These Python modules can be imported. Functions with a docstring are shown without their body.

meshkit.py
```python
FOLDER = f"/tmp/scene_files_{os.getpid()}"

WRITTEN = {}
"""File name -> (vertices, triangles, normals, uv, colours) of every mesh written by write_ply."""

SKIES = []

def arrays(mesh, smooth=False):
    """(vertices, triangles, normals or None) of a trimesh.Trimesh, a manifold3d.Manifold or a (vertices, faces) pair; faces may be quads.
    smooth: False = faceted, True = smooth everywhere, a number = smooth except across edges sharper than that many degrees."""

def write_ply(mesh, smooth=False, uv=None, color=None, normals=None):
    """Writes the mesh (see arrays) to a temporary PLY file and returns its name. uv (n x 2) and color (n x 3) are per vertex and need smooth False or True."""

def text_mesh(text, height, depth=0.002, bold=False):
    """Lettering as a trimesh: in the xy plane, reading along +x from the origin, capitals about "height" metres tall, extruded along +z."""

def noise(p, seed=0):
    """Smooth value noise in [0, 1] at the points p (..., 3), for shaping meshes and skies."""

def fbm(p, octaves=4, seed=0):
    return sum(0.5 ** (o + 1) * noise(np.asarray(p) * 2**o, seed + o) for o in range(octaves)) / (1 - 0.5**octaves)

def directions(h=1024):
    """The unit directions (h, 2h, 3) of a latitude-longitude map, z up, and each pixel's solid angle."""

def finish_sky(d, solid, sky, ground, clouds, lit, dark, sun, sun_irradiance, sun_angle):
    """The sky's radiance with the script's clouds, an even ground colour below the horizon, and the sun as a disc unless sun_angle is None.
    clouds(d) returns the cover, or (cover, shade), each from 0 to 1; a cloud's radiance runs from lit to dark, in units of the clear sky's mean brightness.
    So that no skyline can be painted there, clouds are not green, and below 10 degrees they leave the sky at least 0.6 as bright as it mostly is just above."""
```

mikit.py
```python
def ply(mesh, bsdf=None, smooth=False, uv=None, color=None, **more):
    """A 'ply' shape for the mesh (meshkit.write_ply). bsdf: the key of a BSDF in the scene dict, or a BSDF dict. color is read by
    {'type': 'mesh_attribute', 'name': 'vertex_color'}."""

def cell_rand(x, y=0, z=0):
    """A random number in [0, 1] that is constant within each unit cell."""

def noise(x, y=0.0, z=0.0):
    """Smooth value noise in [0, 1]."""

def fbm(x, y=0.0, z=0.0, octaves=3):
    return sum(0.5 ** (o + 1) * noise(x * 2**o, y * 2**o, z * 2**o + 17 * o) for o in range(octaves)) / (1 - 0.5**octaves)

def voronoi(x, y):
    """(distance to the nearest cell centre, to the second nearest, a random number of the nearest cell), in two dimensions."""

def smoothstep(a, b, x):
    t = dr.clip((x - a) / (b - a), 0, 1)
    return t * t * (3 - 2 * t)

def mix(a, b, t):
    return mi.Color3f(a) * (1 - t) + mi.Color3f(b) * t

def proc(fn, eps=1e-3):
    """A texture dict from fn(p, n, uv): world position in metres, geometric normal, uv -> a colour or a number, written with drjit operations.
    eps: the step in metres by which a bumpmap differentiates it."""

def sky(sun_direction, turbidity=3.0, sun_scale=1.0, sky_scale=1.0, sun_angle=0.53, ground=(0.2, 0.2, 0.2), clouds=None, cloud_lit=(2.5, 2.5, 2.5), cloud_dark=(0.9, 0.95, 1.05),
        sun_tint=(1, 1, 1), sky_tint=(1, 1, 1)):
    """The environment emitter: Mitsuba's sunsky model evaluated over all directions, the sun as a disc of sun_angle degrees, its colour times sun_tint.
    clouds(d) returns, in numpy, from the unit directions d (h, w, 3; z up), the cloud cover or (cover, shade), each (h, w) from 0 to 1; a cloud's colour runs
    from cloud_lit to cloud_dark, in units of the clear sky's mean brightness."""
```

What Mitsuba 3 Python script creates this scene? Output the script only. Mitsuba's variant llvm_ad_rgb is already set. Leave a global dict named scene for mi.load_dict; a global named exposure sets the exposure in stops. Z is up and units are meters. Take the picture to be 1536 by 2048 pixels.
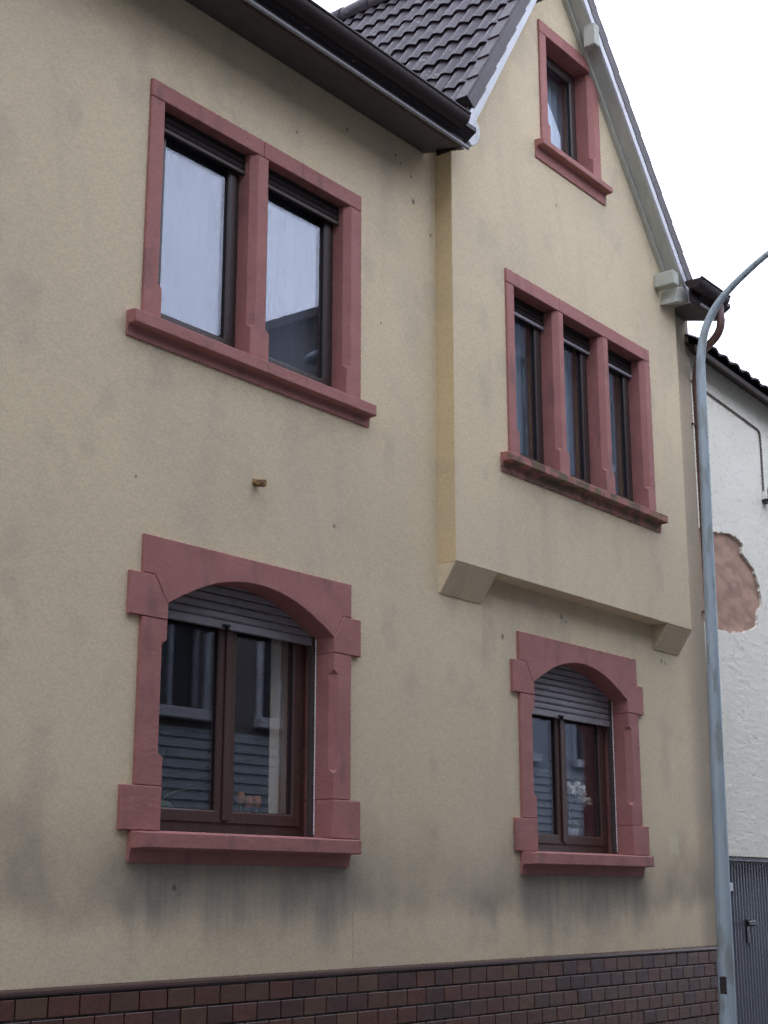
import math, random
import numpy as np, trimesh, drjit as dr, mitsuba as mi
import mikit
from mikit import noise, fbm, cell_rand, smoothstep, mix, voronoi
from shapely.geometry import Polygon, box as sbox
from shapely.ops import unary_union
import manifold3d as m3

T = mi.ScalarTransform4f
random.seed(7)
rng = np.random.default_rng(7)
scene, labels = {'type': 'scene'}, {}

# ------------------------------------------------------------------ camera, sky, exposure
CAM = np.array([0.0, -6.2, 1.6])
YAW, PITCH, FOC = math.radians(52.004), math.radians(14.42), 2.8803 * 1024
fwd = np.array([math.sin(YAW) * math.cos(PITCH), math.cos(YAW) * math.cos(PITCH), math.sin(PITCH)])
scene['camera'] = {
    'type': 'thinlens', 'aperture_radius': 0.0017, 'focus_distance': 3.2, 'fov_axis': 'x', 'fov': math.degrees(2 * math.atan(768 / FOC)),
    'near_clip': 0.1, 'far_clip': 500.0,
    'to_world': T().look_at(origin=CAM.tolist(), target=(CAM + fwd).tolist(), up=[0, 0, 1]),
    'film': {'type': 'hdrfilm', 'width': 768, 'height': 1024},
    'sampler': {'type': 'independent'},
}
scene['daylight'] = mikit.sky((-0.25, -0.35, 0.9), turbidity=3, sun_scale=0.0, sun_angle=40,
                              clouds=lambda d: 1.0, cloud_lit=(2.0, 2.16, 2.6), cloud_dark=(0.9, 0.95, 1.05))
exposure = 3.6


# ------------------------------------------------------------------ helpers
def numbered(key):
    if key not in scene and key not in labels:
        return key
    k = 1
    while f'{key}_{k:03d}' in scene or f'{key}_{k:03d}' in labels:
        k += 1
    return f'{key}_{k:03d}'


COUNT = {}
SHIFT = [0.0]


def fast_key(key):
    n = COUNT.get(key, 0)
    COUNT[key] = n + 1
    return key if n == 0 else f'{key}_{n:03d}'


def add(key, mesh, mat, smooth=False, label=None, **more):
    key = fast_key(key)
    if SHIFT[0]:
        mesh = mesh.copy()
        mesh.apply_translation([0, 0, SHIFT[0]])
    scene[key] = mikit.ply(mesh, mat, smooth=smooth, **more)
    if label:
        labels[key] = {'label': label}
    return key


def put(key, shape, to_world):
    key = fast_key(key)
    s = dict(shape)
    s['to_world'] = to_world
    scene[key] = s
    return key


def tag(key, label, cat, group=None, kind=None):
    labels[key] = {'label': label, 'category': cat}
    if group:
        labels[key]['group'] = group
    if kind:
        labels[key]['kind'] = kind


def struct(key, mesh, mat, smooth=False):
    k = add(key, mesh, mat, smooth)
    labels[k] = {'kind': 'structure'}
    return k


def cat(*ms):
    return trimesh.util.concatenate([m for m in ms if m is not None])


def hull(pts):
    return trimesh.convex.convex_hull(np.asarray(pts, float))


def box(x0, x1, y0, y1, z0, z1, c=0.004):
    if c <= 0:
        m = trimesh.creation.box(extents=[x1 - x0, y1 - y0, z1 - z0])
        m.apply_translation([(x0 + x1) / 2, (y0 + y1) / 2, (z0 + z1) / 2])
        return m
    c = min(c, 0.45 * min(x1 - x0, y1 - y0, z1 - z0))
    pts = []
    for x, sx in ((x0, 1), (x1, -1)):
        for y, sy in ((y0, 1), (y1, -1)):
            for z, sz in ((z0, 1), (z1, -1)):
                pts += [(x + sx * c, y + sy * c, z), (x + sx * c, y, z + sz * c), (x, y + sy * c, z + sz * c)]
    return hull(pts)


def tri_poly(poly):
    v, f = trimesh.creation.triangulate_polygon(poly, engine='earcut')
    return np.asarray(v), np.asarray(f)


def offset_ring(pts, c):
    """mitred inward offset of a CCW ring (outward for a CW one), keeping the number of points"""
    p = np.asarray(pts, float)
    e1, e2 = p - np.roll(p, 1, 0), np.roll(p, -1, 0) - p
    n1 = np.c_[-e1[:, 1], e1[:, 0]] / np.linalg.norm(e1, axis=1, keepdims=True)
    n2 = np.c_[-e2[:, 1], e2[:, 0]] / np.linalg.norm(e2, axis=1, keepdims=True)
    b = n1 + n2
    b = b / np.maximum((b * n1).sum(1, keepdims=True), 0.35)
    return p + c * b


def prism(poly, y0, y1, c=0.005):
    """polygon of (x, z) with holes, from y0 (front, chamfered by c) to y1"""
    poly = poly if isinstance(poly, Polygon) else Polygon(poly)
    from shapely.geometry.polygon import orient
    poly = orient(poly.buffer(0), 1.0)
    rings = [np.asarray(poly.exterior.coords)[:-1]] + [np.asarray(r.coords)[:-1] for r in poly.interiors]
    V, F = [], []
    n = 0
    ins = [offset_ring(r, c) if c > 0 else r for r in rings]
    for r, q in zip(rings, ins):
        k = len(r)
        layers = [(q, y0), (r, y0 + c), (r, y1)] if c > 0 else [(r, y0), (r, y1)]
        for a, y in layers:
            V.append(np.c_[a[:, 0], np.full(k, y), a[:, 1]])
        for l in range(len(layers) - 1):
            i = np.arange(k)
            j = (i + 1) % k
            A, B = n + l * k, n + (l + 1) * k
            F += [np.c_[A + i, B + i, B + j], np.c_[A + i, B + j, A + j]]
        n += k * len(layers)
    for rs, y, flip in ((ins, y0, False), (rings, y1, True)):
        v, f = tri_poly(Polygon(rs[0], rs[1:]))
        V.append(np.c_[v[:, 0], np.full(len(v), y), v[:, 1]])
        F.append((f if not flip else f[:, ::-1]) + n)
        n += len(v)
    m = trimesh.Trimesh(np.vstack(V), np.vstack(F), process=False)
    m.fix_normals()
    return m


def prism_yz(pts, x0, x1, c=0.004):
    """profile of (y, z) extruded along x"""
    m = prism([(p[0], p[1]) for p in pts], x0, x1, c)
    v = m.vertices.copy()
    m.vertices = np.c_[v[:, 1], v[:, 0], v[:, 2]]
    m.fix_normals()
    return m


def man(m):
    m = m.copy()
    m.merge_vertices()
    return m3.Manifold(m3.Mesh(np.asarray(m.vertices, np.float32), np.asarray(m.faces, np.uint32)))


def sub(a, *cutters):
    A = man(a)
    for c in cutters:
        A = A - man(c)
    o = A.to_mesh()
    return trimesh.Trimesh(o.vert_properties[:, :3], o.tri_verts, process=False)


def tube(points, radii, sides=16, cap=True):
    p = np.asarray(points, float)
    r = np.broadcast_to(np.asarray(radii, float), (len(p),))
    t = np.gradient(p, axis=0)
    t /= np.linalg.norm(t, axis=1, keepdims=True)
    ref = np.array([1.0, 0, 0]) if abs(t[0, 0]) < 0.8 else np.array([0, 0, 1.0])
    V = []
    for k in range(len(p)):
        a = ref - t[k] * (ref @ t[k])
        a /= np.linalg.norm(a)
        ref = a
        b = np.cross(t[k], a)
        ang = np.arange(sides) * 2 * np.pi / sides
        V.append(p[k] + r[k] * (np.cos(ang)[:, None] * a + np.sin(ang)[:, None] * b))
    V = np.vstack(V)
    F = []
    for k in range(len(p) - 1):
        for s in range(sides):
            a, b = k * sides + s, k * sides + (s + 1) % sides
            F += [(a, b, b + sides), (a, b + sides, a + sides)]
    if cap:
        n = len(V)
        V = np.vstack([V, p[0], p[-1]])
        for s in range(sides):
            F += [(n, (s + 1) % sides, s), (n + 1, (len(p) - 1) * sides + s, (len(p) - 1) * sides + (s + 1) % sides)]
    m = trimesh.Trimesh(V, F, process=False)
    return m


def spline(pts, n=24):
    from scipy.interpolate import CubicSpline
    p = np.asarray(pts, float)
    t = np.r_[0, np.cumsum(np.linalg.norm(np.diff(p, axis=0), axis=1))]
    return CubicSpline(t, p)(np.linspace(0, t[-1], n))


def sheet(corners):
    return trimesh.Trimesh(np.asarray(corners, float), [(0, 1, 2), (0, 2, 3)], process=False)


def pane(x0, x1, y, z0, z1):
    return sheet([(x0, y, z0), (x1, y, z0), (x1, y, z1), (x0, y, z1)])


def rect(x0, x1, z0, z1):
    return sbox(x0, z0, x1, z1)


# ------------------------------------------------------------------ materials
def rgb(*c):
    return {'type': 'rgb', 'value': list(c)}


def bsdf(key, color, rough=0.7, spec=0.3, bump=None, eps=2e-3, **more):
    b = {'type': 'principled', 'base_color': mikit.proc(color) if callable(color) else rgb(*color),
         'roughness': rough, 'specular': spec, **more}
    if bump is not None:
        b = {'type': 'bumpmap', 'arbitrary': mikit.proc(bump[0], eps=eps), 'scale': bump[1], 'bsdf': b}
    scene[key] = {'type': 'twosided', 'bsdf': b}
    return key


SPOTS = [(8.30, 6.72, .022), (8.52, 6.52, .016), (8.27, 6.92, .012), (8.08, 7.02, .016), (8.14, 6.98, .012), (7.50, 6.98, .014),
         (7.39, 3.98, .015), (6.60, 4.83, .02), (9.96, 3.56, .015), (9.42, 3.50, .022), (10.30, 3.78, .02), (10.37, 3.75, .012),
         (10.16, 7.36, .014), (6.95, 6.72, .012), (6.02, 1.62, .018), (5.60, 3.93, .01), (7.9, 5.6, .01), (12.02, 3.62, .02), (12.1, 3.61, .016)]


def stucco_color(p, n, uv):
    x, y, z = p.x, p.y, p.z
    big = fbm(x * 0.55 + 3.1, z * 0.5, 1.7, octaves=3)
    mid = fbm(x * 2.3, z * 1.7 + 9.0, 4.2, octaves=3)
    fine = fbm(x * 75, y * 75, z * 75, octaves=2)
    blot = fbm(x * 4.0, z * 3.0, 2.2, octaves=4)
    streak = fbm(x * 6.0 + 2.2 * noise(x * 0.8, z * 0.6, 7.0), z * 0.9, 8.8, octaves=3)
    c = mix((0.555, 0.460, 0.312), (0.625, 0.515, 0.345), smoothstep(0.3, 0.7, big))
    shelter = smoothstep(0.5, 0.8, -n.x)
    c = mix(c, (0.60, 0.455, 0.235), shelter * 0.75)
    c = mix(c, (0.51, 0.430, 0.33), smoothstep(0.42, 0.75, mid) * 0.25)
    c = mix(c, (0.40, 0.345, 0.27), smoothstep(0.55, 0.75, blot) * 0.30)
    c = mix(c, (0.40, 0.345, 0.27), smoothstep(0.55, 0.78, streak) * 0.16)
    # grime band above the plinth with a ragged lower edge, paler wiped strip below it
    edge = 1.42 + 0.16 * (fbm(x * 1.9, 5.0, octaves=3) - 0.5) + 0.10 * (noise(x * 9.0, 3.0) - 0.5) + 0.05 * (fbm(x * 22.0, z * 7.0, 5.0) - 0.5)
    band = smoothstep(edge - 0.07, edge + 0.16, z) * (1 - smoothstep(1.50, 2.25, z + 0.6 * (mid - 0.5)))
    c = mix(c, (0.215, 0.185, 0.15), band * (0.52 + 0.25 * (streak - 0.5) + 0.9 * (blot - 0.5)))
    # run-off stains beneath the ground-floor sills
    for (a, b, t, s, low) in ((5.72, 7.62, 1.80, 0.62, 0.62), (9.6, 11.5, 1.78, 0.62, 0.66), (5.5, 7.7, 4.82, 0.10, 0.9), (9.25, 11.75, 4.74, 0.10, 0.9)):
        w = smoothstep(a - 0.12, a + 0.12, x) * (1 - smoothstep(b - 0.1, b + 0.12, x))
        v = smoothstep(t - low, t - 0.25, z + 0.35 * (fbm(x * 5.0, 11.0, octaves=3) - 0.5)) * (1 - smoothstep(t, t + 0.03, z))
        c = mix(c, (0.20, 0.175, 0.16), w * v * s * (0.55 + 0.9 * (0.6 * fbm(x * 17.0, z * 1.3, 6.0) + 0.4 * noise(x * 46.0, z * 2.0, 2.0) - 0.2)))
    # shade right of the bay, painted into the wall colour
    bay_shade = smoothstep(12.42, 12.80, x + 0.10 * (fbm(x * 8.0, z * 1.2, 4.0) - 0.5)) * smoothstep(-0.08, -0.04, y)
    c = mix(c, (0.26, 0.215, 0.175), bay_shade * 0.6)
    for (sx, sz, r) in SPOTS:
        d = dr.sqrt(dr.square((x - sx) * 1.25) + dr.square(z - sz))
        c = mix(c, (0.10, 0.09, 0.085), (1 - smoothstep(r * 0.4, r * 1.5, d)) * 0.8)
    # pale repaired spot near the small window
    d = dr.maximum(dr.abs(x - 12.10) / 0.10, dr.abs(z - 1.99) / 0.085) + 0.5 * (fbm(x * 20, z * 20) - 0.5)
    c = mix(c, (0.60, 0.52, 0.36), (1 - smoothstep(0.7, 1.1, d)) * 0.7)
    # hairline cracks
    for (x0, z0, z1, k) in ((7.62, 1.16, 1.62, 0.5), (9.17, 3.3, 3.72, 0.3)):
        xc = x0 + 0.06 * (fbm(z * 5.0, x0, octaves=3) - 0.5)
        c = mix(c, (0.15, 0.13, 0.12), (1 - smoothstep(0.0025, 0.007, dr.abs(x - xc))) * smoothstep(z0 - 0.02, z0, z) * (1 - smoothstep(z1, z1 + 0.05, z)) * 0.7 * k)
    return c * (0.88 + 0.24 * fine)


def stucco_bump(p, n, uv):
    return fbm(p.x * 70, p.y * 70, p.z * 70, octaves=2) + 0.7 * fbm(p.x * 14, p.y * 14, p.z * 14, octaves=2) + 1.5 * noise(p.x * 2.6, p.y * 2.6, p.z * 2.6)


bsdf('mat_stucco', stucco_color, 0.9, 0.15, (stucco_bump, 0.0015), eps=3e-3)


def stone_color(p, n, uv):
    a = fbm(p.x * 5 + 2, p.y * 5, p.z * 5, octaves=3)
    b = fbm(p.x * 60, p.y * 60, p.z * 60, octaves=2)
    c = mix((0.305, 0.130, 0.116), (0.355, 0.156, 0.137), a)
    c = mix(c, (0.20, 0.105, 0.10), smoothstep(0.58, 0.8, fbm(p.x * 11, p.y * 9, p.z * 2.5, octaves=3)) * 0.6)
    return c * (0.88 + 0.24 * b)


def stone_bump(p, n, uv):
    return fbm(p.x * 55, p.y * 55, p.z * 55, octaves=2) + 2.5 * noise(p.x * 8, p.y * 8, p.z * 8)


bsdf('mat_stone', stone_color, 0.65, 0.18, (stone_bump, 0.003))


def mossy_color(p, n, uv):
    c = stone_color(p, n, uv)
    m = smoothstep(0.45, 0.62, fbm(p.x * 9, p.y * 12, p.z * 14, octaves=3))
    s = smoothstep(0.5, 0.6, noise(p.x * 34, 1.0, p.z * 5))
    c = mix(c, (0.10, 0.085, 0.06), m * 0.75)
    return mix(c, (0.13, 0.14, 0.06), s * 0.55 * smoothstep(4.72, 4.79, p.z))


bsdf('mat_stone_mossy', mossy_color, 0.85, 0.2, (stone_bump, 0.004))


def wood_color(p, n, uv):
    g = fbm(p.x * 40, p.y * 40, p.z * 2.0, octaves=3)
    return mix((0.050, 0.024, 0.020), (0.085, 0.042, 0.032), g)


bsdf('mat_brown_frame', wood_color, 0.38, 0.5)
bsdf('mat_dark_frame', lambda p, n, uv: mix((0.030, 0.020, 0.020), (0.045, 0.030, 0.028), fbm(p.x * 30, p.y * 30, p.z * 2)), 0.4, 0.5)
bsdf('mat_seal', (0.35, 0.36, 0.36), 0.6)
bsdf('mat_rubber', (0.012, 0.012, 0.013), 0.6)
scene['mat_glass'] = {'type': 'thindielectric', 'int_ior': 1.46, 'specular_reflectance': {'type': 'rgb', 'value': [0.80, 0.84, 0.95]}}


def slat_color(p, n, uv):
    d = fbm(p.x * 14, p.y * 20, p.z * 30, octaves=3)
    return mix((0.18, 0.165, 0.18), (0.26, 0.245, 0.26), d)


bsdf('mat_shutter', slat_color, 0.45, 0.4)
bsdf('mat_shutter_dark', (0.024, 0.017, 0.018), 0.7, 0.1)
bsdf('mat_curtain', (0.09, 0.105, 0.13), 0.95, 0.0)
bsdf('mat_curtain_dim', (0.24, 0.30, 0.37), 0.95, 0.0)
bsdf('mat_cream_curtain', (0.62, 0.56, 0.46), 0.95, 0.0)
bsdf('mat_room', (0.20, 0.18, 0.17), 0.95, 0.0)


def tile_variant(key, a, b, rough):
    def col(p, n, uv):
        k = fbm(p.x * 6, p.y * 6, p.z * 9, octaves=3)
        s = fbm(p.x * 55, p.y * 55, p.z * 55, octaves=2)
        return mix(a, b, k) * (0.75 + 0.5 * s)
    bsdf(key, col, rough, 0.45, (lambda p, n, uv: fbm(p.x * 22, p.y * 22, p.z * 22, octaves=2), 0.002))
    return key


PLINTH = [tile_variant('mat_plinth_tile_red', (0.084, 0.035, 0.025), (0.115, 0.048, 0.033), 0.45),
          tile_variant('mat_plinth_tile_brown', (0.074, 0.037, 0.024), (0.105, 0.053, 0.034), 0.45),
          tile_variant('mat_plinth_tile_dark', (0.048, 0.027, 0.023), (0.072, 0.040, 0.032), 0.42),
          tile_variant('mat_plinth_tile_purple', (0.058, 0.029, 0.025), (0.084, 0.041, 0.034), 0.42),
          tile_variant('mat_plinth_tile_ochre', (0.085, 0.045, 0.026), (0.12, 0.064, 0.036), 0.5)]
bsdf('mat_coping', lambda p, n, uv: mix((0.048, 0.026, 0.024), (0.072, 0.038, 0.034), fbm(p.x * 8, p.y * 8, p.z * 20)), 0.25, 0.5)
bsdf('mat_mortar', lambda p, n, uv: mix((0.085, 0.08, 0.075), (0.19, 0.18, 0.17), smoothstep(0.35, 0.65, fbm(p.x * 5, p.z * 9, 3.0))), 0.9, 0.1)

ROOF = []
for i, (a, b) in enumerate((((0.020, 0.014, 0.018), (0.038, 0.027, 0.033)), ((0.016, 0.011, 0.014), (0.031, 0.022, 0.027)), ((0.028, 0.020, 0.025), (0.054, 0.040, 0.047)))):
    def col(p, n, uv, a=a, b=b):
        k = fbm(p.x * 3, p.y * 7, p.z * 3, octaves=3)
        s = fbm(p.x * 45, p.y * 45, p.z * 45, octaves=2)
        c = mix(a, b, k) * (0.75 + 0.5 * s)
        return mix(c, (0.20, 0.20, 0.17), smoothstep(0.74, 0.82, fbm(p.x * 23, p.y * 23, p.z * 23, octaves=2)) * 0.5)
    ROOF.append(bsdf(f'mat_roof_tile_{"abc"[i]}', col, 0.46, 0.27, (lambda p, n, uv: fbm(p.x * 60, p.y * 60, p.z * 60, octaves=2), 0.0015)))
bsdf('mat_verge_tile', lambda p, n, uv: mix((0.026, 0.018, 0.020), (0.046, 0.032, 0.034), fbm(p.x * 8, p.y * 8, p.z * 8)), 0.5, 0.4)
bsdf('mat_deck', (0.05, 0.04, 0.035), 0.8, 0.2)
bsdf('mat_gutter', lambda p, n, uv: mix((0.018, 0.010, 0.011), (0.032, 0.018, 0.018), fbm(p.x * 3, p.y * 20, p.z * 20)), 0.5, 0.3)
bsdf('mat_copper', lambda p, n, uv: mix((0.10, 0.058, 0.052), (0.15, 0.085, 0.072), fbm(p.x * 12, p.y * 12, p.z * 5)), 0.42, 0.5)
bsdf('mat_soffit', lambda p, n, uv: mix((0.062, 0.056, 0.056), (0.092, 0.083, 0.080), fbm(p.x * 3, p.y * 25, p.z * 25)) , 0.6, 0.3)
bsdf('mat_eave_dark', (0.06, 0.045, 0.04), 0.6, 0.3)
bsdf('mat_white_trim', lambda p, n, uv: mix((0.42, 0.43, 0.45), (0.54, 0.54, 0.56), fbm(p.x * 6, p.y * 6, p.z * 2)) * (1 - 0.3 * smoothstep(0.6, 0.8, fbm(p.x * 10, p.y * 10, p.z * 3))), 0.45, 0.4)
bsdf('mat_verge_soffit', lambda p, n, uv: mix((0.34, 0.35, 0.30), (0.46, 0.46, 0.40), fbm(p.x * 7, p.y * 14, p.z * 2)), 0.7, 0.2)
bsdf('mat_trim_grey', (0.21, 0.20, 0.21), 0.5, 0.3)


def pole_color(p, n, uv):
    c = mix((0.27, 0.33, 0.36), (0.36, 0.41, 0.43), fbm(p.x * 12, p.y * 12, p.z * 2.2, octaves=3))
    return mix(c, (0.22, 0.24, 0.22), smoothstep(0.52, 0.72, fbm(p.x * 20, p.y * 20, p.z * 4, octaves=3)) * 0.8)


bsdf('mat_pole', pole_color, 0.42, 0.4)
bsdf('mat_black', (0.012, 0.012, 0.014), 0.45, 0.4)


def rough_color(p, n, uv):
    a = fbm(p.x * 3, p.y * 3, p.z * 3, octaves=3)
    c = mix((0.72, 0.69, 0.58), (0.81, 0.77, 0.67), a)
    pit = smoothstep(0.60, 0.74, fbm(p.x * 24, p.y * 24, p.z * 30, octaves=2))
    return mix(c, (0.46, 0.45, 0.40), pit * 0.35)


def rough_bump(p, n, uv):
    return fbm(p.x * 18, p.y * 18, p.z * 26, octaves=3) + 0.5 * noise(p.x * 60, p.y * 60, p.z * 60)


bsdf('mat_rough_plaster', rough_color, 0.95, 0.1, (rough_bump, 0.009), eps=4e-3)
bsdf('mat_bare_plaster', lambda p, n, uv: mix((0.33, 0.215, 0.165), (0.46, 0.295, 0.22), smoothstep(0.3, 0.7, fbm(p.x * 5, p.y * 5, p.z * 8, octaves=4))), 0.95, 0.1,
     (lambda p, n, uv: fbm(p.x * 20, p.y * 20, p.z * 20, octaves=2), 0.010))
bsdf('mat_gate', lambda p, n, uv: mix((0.10, 0.105, 0.13), (0.15, 0.155, 0.18), fbm(p.x * 9, p.y * 9, p.z * 1.5)), 0.4, 0.5)
bsdf('mat_cable', (0.16, 0.13, 0.11), 0.7)
bsdf('mat_pale_plate', (0.5, 0.5, 0.55), 0.4)
bsdf('mat_asphalt', lambda p, n, uv: mix((0.040, 0.040, 0.042), (0.065, 0.064, 0.064), fbm(p.x * 30, p.y * 30)) * (0.8 + 0.4 * fbm(p.x * 0.7, p.y * 0.7)), 0.9, 0.2)
bsdf('mat_slab', lambda p, n, uv: mix((0.11, 0.108, 0.105), (0.16, 0.155, 0.15), fbm(p.x * 4, p.y * 4)), 0.9, 0.2)
bsdf('mat_kerb', (0.24, 0.235, 0.225), 0.9, 0.2)
bsdf('mat_opposite_wall', lambda p, n, uv: mix((0.12, 0.11, 0.105), (0.16, 0.148, 0.14), fbm(p.x * 1.5, p.y * 1.5, p.z * 1.5)), 0.95, 0.1)
bsdf('mat_opposite_board', lambda p, n, uv: mix((0.24, 0.26, 0.27), (0.31, 0.33, 0.34), fbm(p.x * 1.2, 3.0, p.z * 9)), 0.8, 0.2)
bsdf('mat_opposite_roof', lambda p, n, uv: mix((0.07, 0.055, 0.055), (0.11, 0.085, 0.08), fbm(p.x * 5, p.y * 5, p.z * 5)), 0.7, 0.3)
bsdf('mat_opposite_curtain', lambda p, n, uv: mix((0.07, 0.075, 0.08), (0.17, 0.175, 0.18), smoothstep(0.35, 0.65, noise(p.x * 5.0, 3.0))), 0.9, 0.0)
bsdf('mat_opposite_pale', lambda p, n, uv: mix((0.20, 0.22, 0.25), (0.28, 0.30, 0.33), fbm(p.x * 1.5, p.y * 1.5, p.z * 1.5)), 0.95, 0.1)
bsdf('mat_opposite_sill', (0.42, 0.42, 0.42), 0.7)
bsdf('mat_white_paint', (0.72, 0.72, 0.72), 0.5, 0.4)
bsdf('mat_dark_inside', (0.07, 0.075, 0.08), 0.6, 0.2)
bsdf('mat_tulip', lambda p, n, uv: mix((0.26, 0.095, 0.03), (0.34, 0.14, 0.05), fbm(p.x * 90, p.y * 90, p.z * 60)), 0.6, 0.3)
bsdf('mat_stem', (0.07, 0.10, 0.04), 0.6, 0.3)
bsdf('mat_petal', lambda p, n, uv: mix((0.72, 0.72, 0.60), (0.82, 0.82, 0.74), noise(p.x * 80, p.y * 80, p.z * 80)), 0.7, 0.2)
bsdf('mat_pot', (0.45, 0.43, 0.42), 0.4, 0.4)
bsdf('mat_rust', lambda p, n, uv: mix((0.30, 0.20, 0.08), (0.14, 0.075, 0.05), smoothstep(0.4, 0.6, fbm(p.x * 60, p.y * 60, p.z * 60))), 0.8, 0.2)

# ------------------------------------------------------------------ the ground
struct('street', box(-60, 90, -40, 60, -0.3, 0.0, 0), 'mat_asphalt')
KERB_Y = -1.55
struct('pavement', box(-20, 60, KERB_Y, 6, 0.002, 0.118, 0), 'mat_slab')
struct('pavement_opposite', box(-20, 60, -7.2, -5.6, 0.002, 0.118, 0), 'mat_slab')
struct('kerb', box(-20, 60, KERB_Y - 0.14, KERB_Y - 0.002, 0.004, 0.125, 0.015), 'mat_kerb')
struct('kerb', box(-20, 60, -5.598, -5.46, 0.004, 0.125, 0.015), 'mat_kerb')

# ------------------------------------------------------------------ the ochre house
H = 'house'
tag(H, 'ochre rendered house with red stone window surrounds, gabled bay and brown tiled plinth', 'house')
BX0, BX1, BY, BZ = 8.585, 12.345, -0.16, 3.93          # the bay: left, right, front, underside
HX1 = 12.94                                             # right-hand end of the house
AX, AZ = 10.12, 10.16                                   # ridge of the bay gable
SL, SR = 1.633, 1.241                                   # slopes of the two gable roofs
EX0, EZ = 8.454, 7.44                                   # foot of the left slope


def zl(x): return AZ - SL * (AX - x)
def zr(x): return AZ - SR * (x - AX)


UL = dict(x0=5.58, x1=7.65, z0=4.92, z1=6.50, zt=6.38, open=[(5.73, 6.51), (6.69, 7.49)], y=-0.02)
TR = dict(x0=9.31, x1=11.72, z0=4.90, z1=6.48, zt=6.36, open=[(9.455, 10.06), (10.215, 10.82), (10.975, 11.58)], y=BY - 0.02)
AT = dict(x0=9.93, x1=10.95, z0=7.85, z1=9.07, zt=8.95, open=[(10.075, 10.805)], y=BY - 0.02)


def arch_outline(x, n=16):
    """opening of a ground-floor window whose surround starts at x (1.88 m wide)"""
    xa, xb, zs, zk, za = x + 0.20, x + 1.70, 3.22, 3.295, 3.45
    xc, half = x + 0.95, 0.605
    R = (half ** 2 + (za - zk) ** 2) / (2 * (za - zk))
    ang = math.asin(half / R)
    arc = [(xc + R * math.sin(a), za - R + R * math.cos(a)) for a in np.linspace(ang, -ang, n)]
    return [(xa, 1.92), (xb, 1.92), (xb, zs), (xc + half + 0.03, zk - 0.012)] + arc + [(xc - half - 0.03, zk - 0.012), (xa, zs)]


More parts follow.
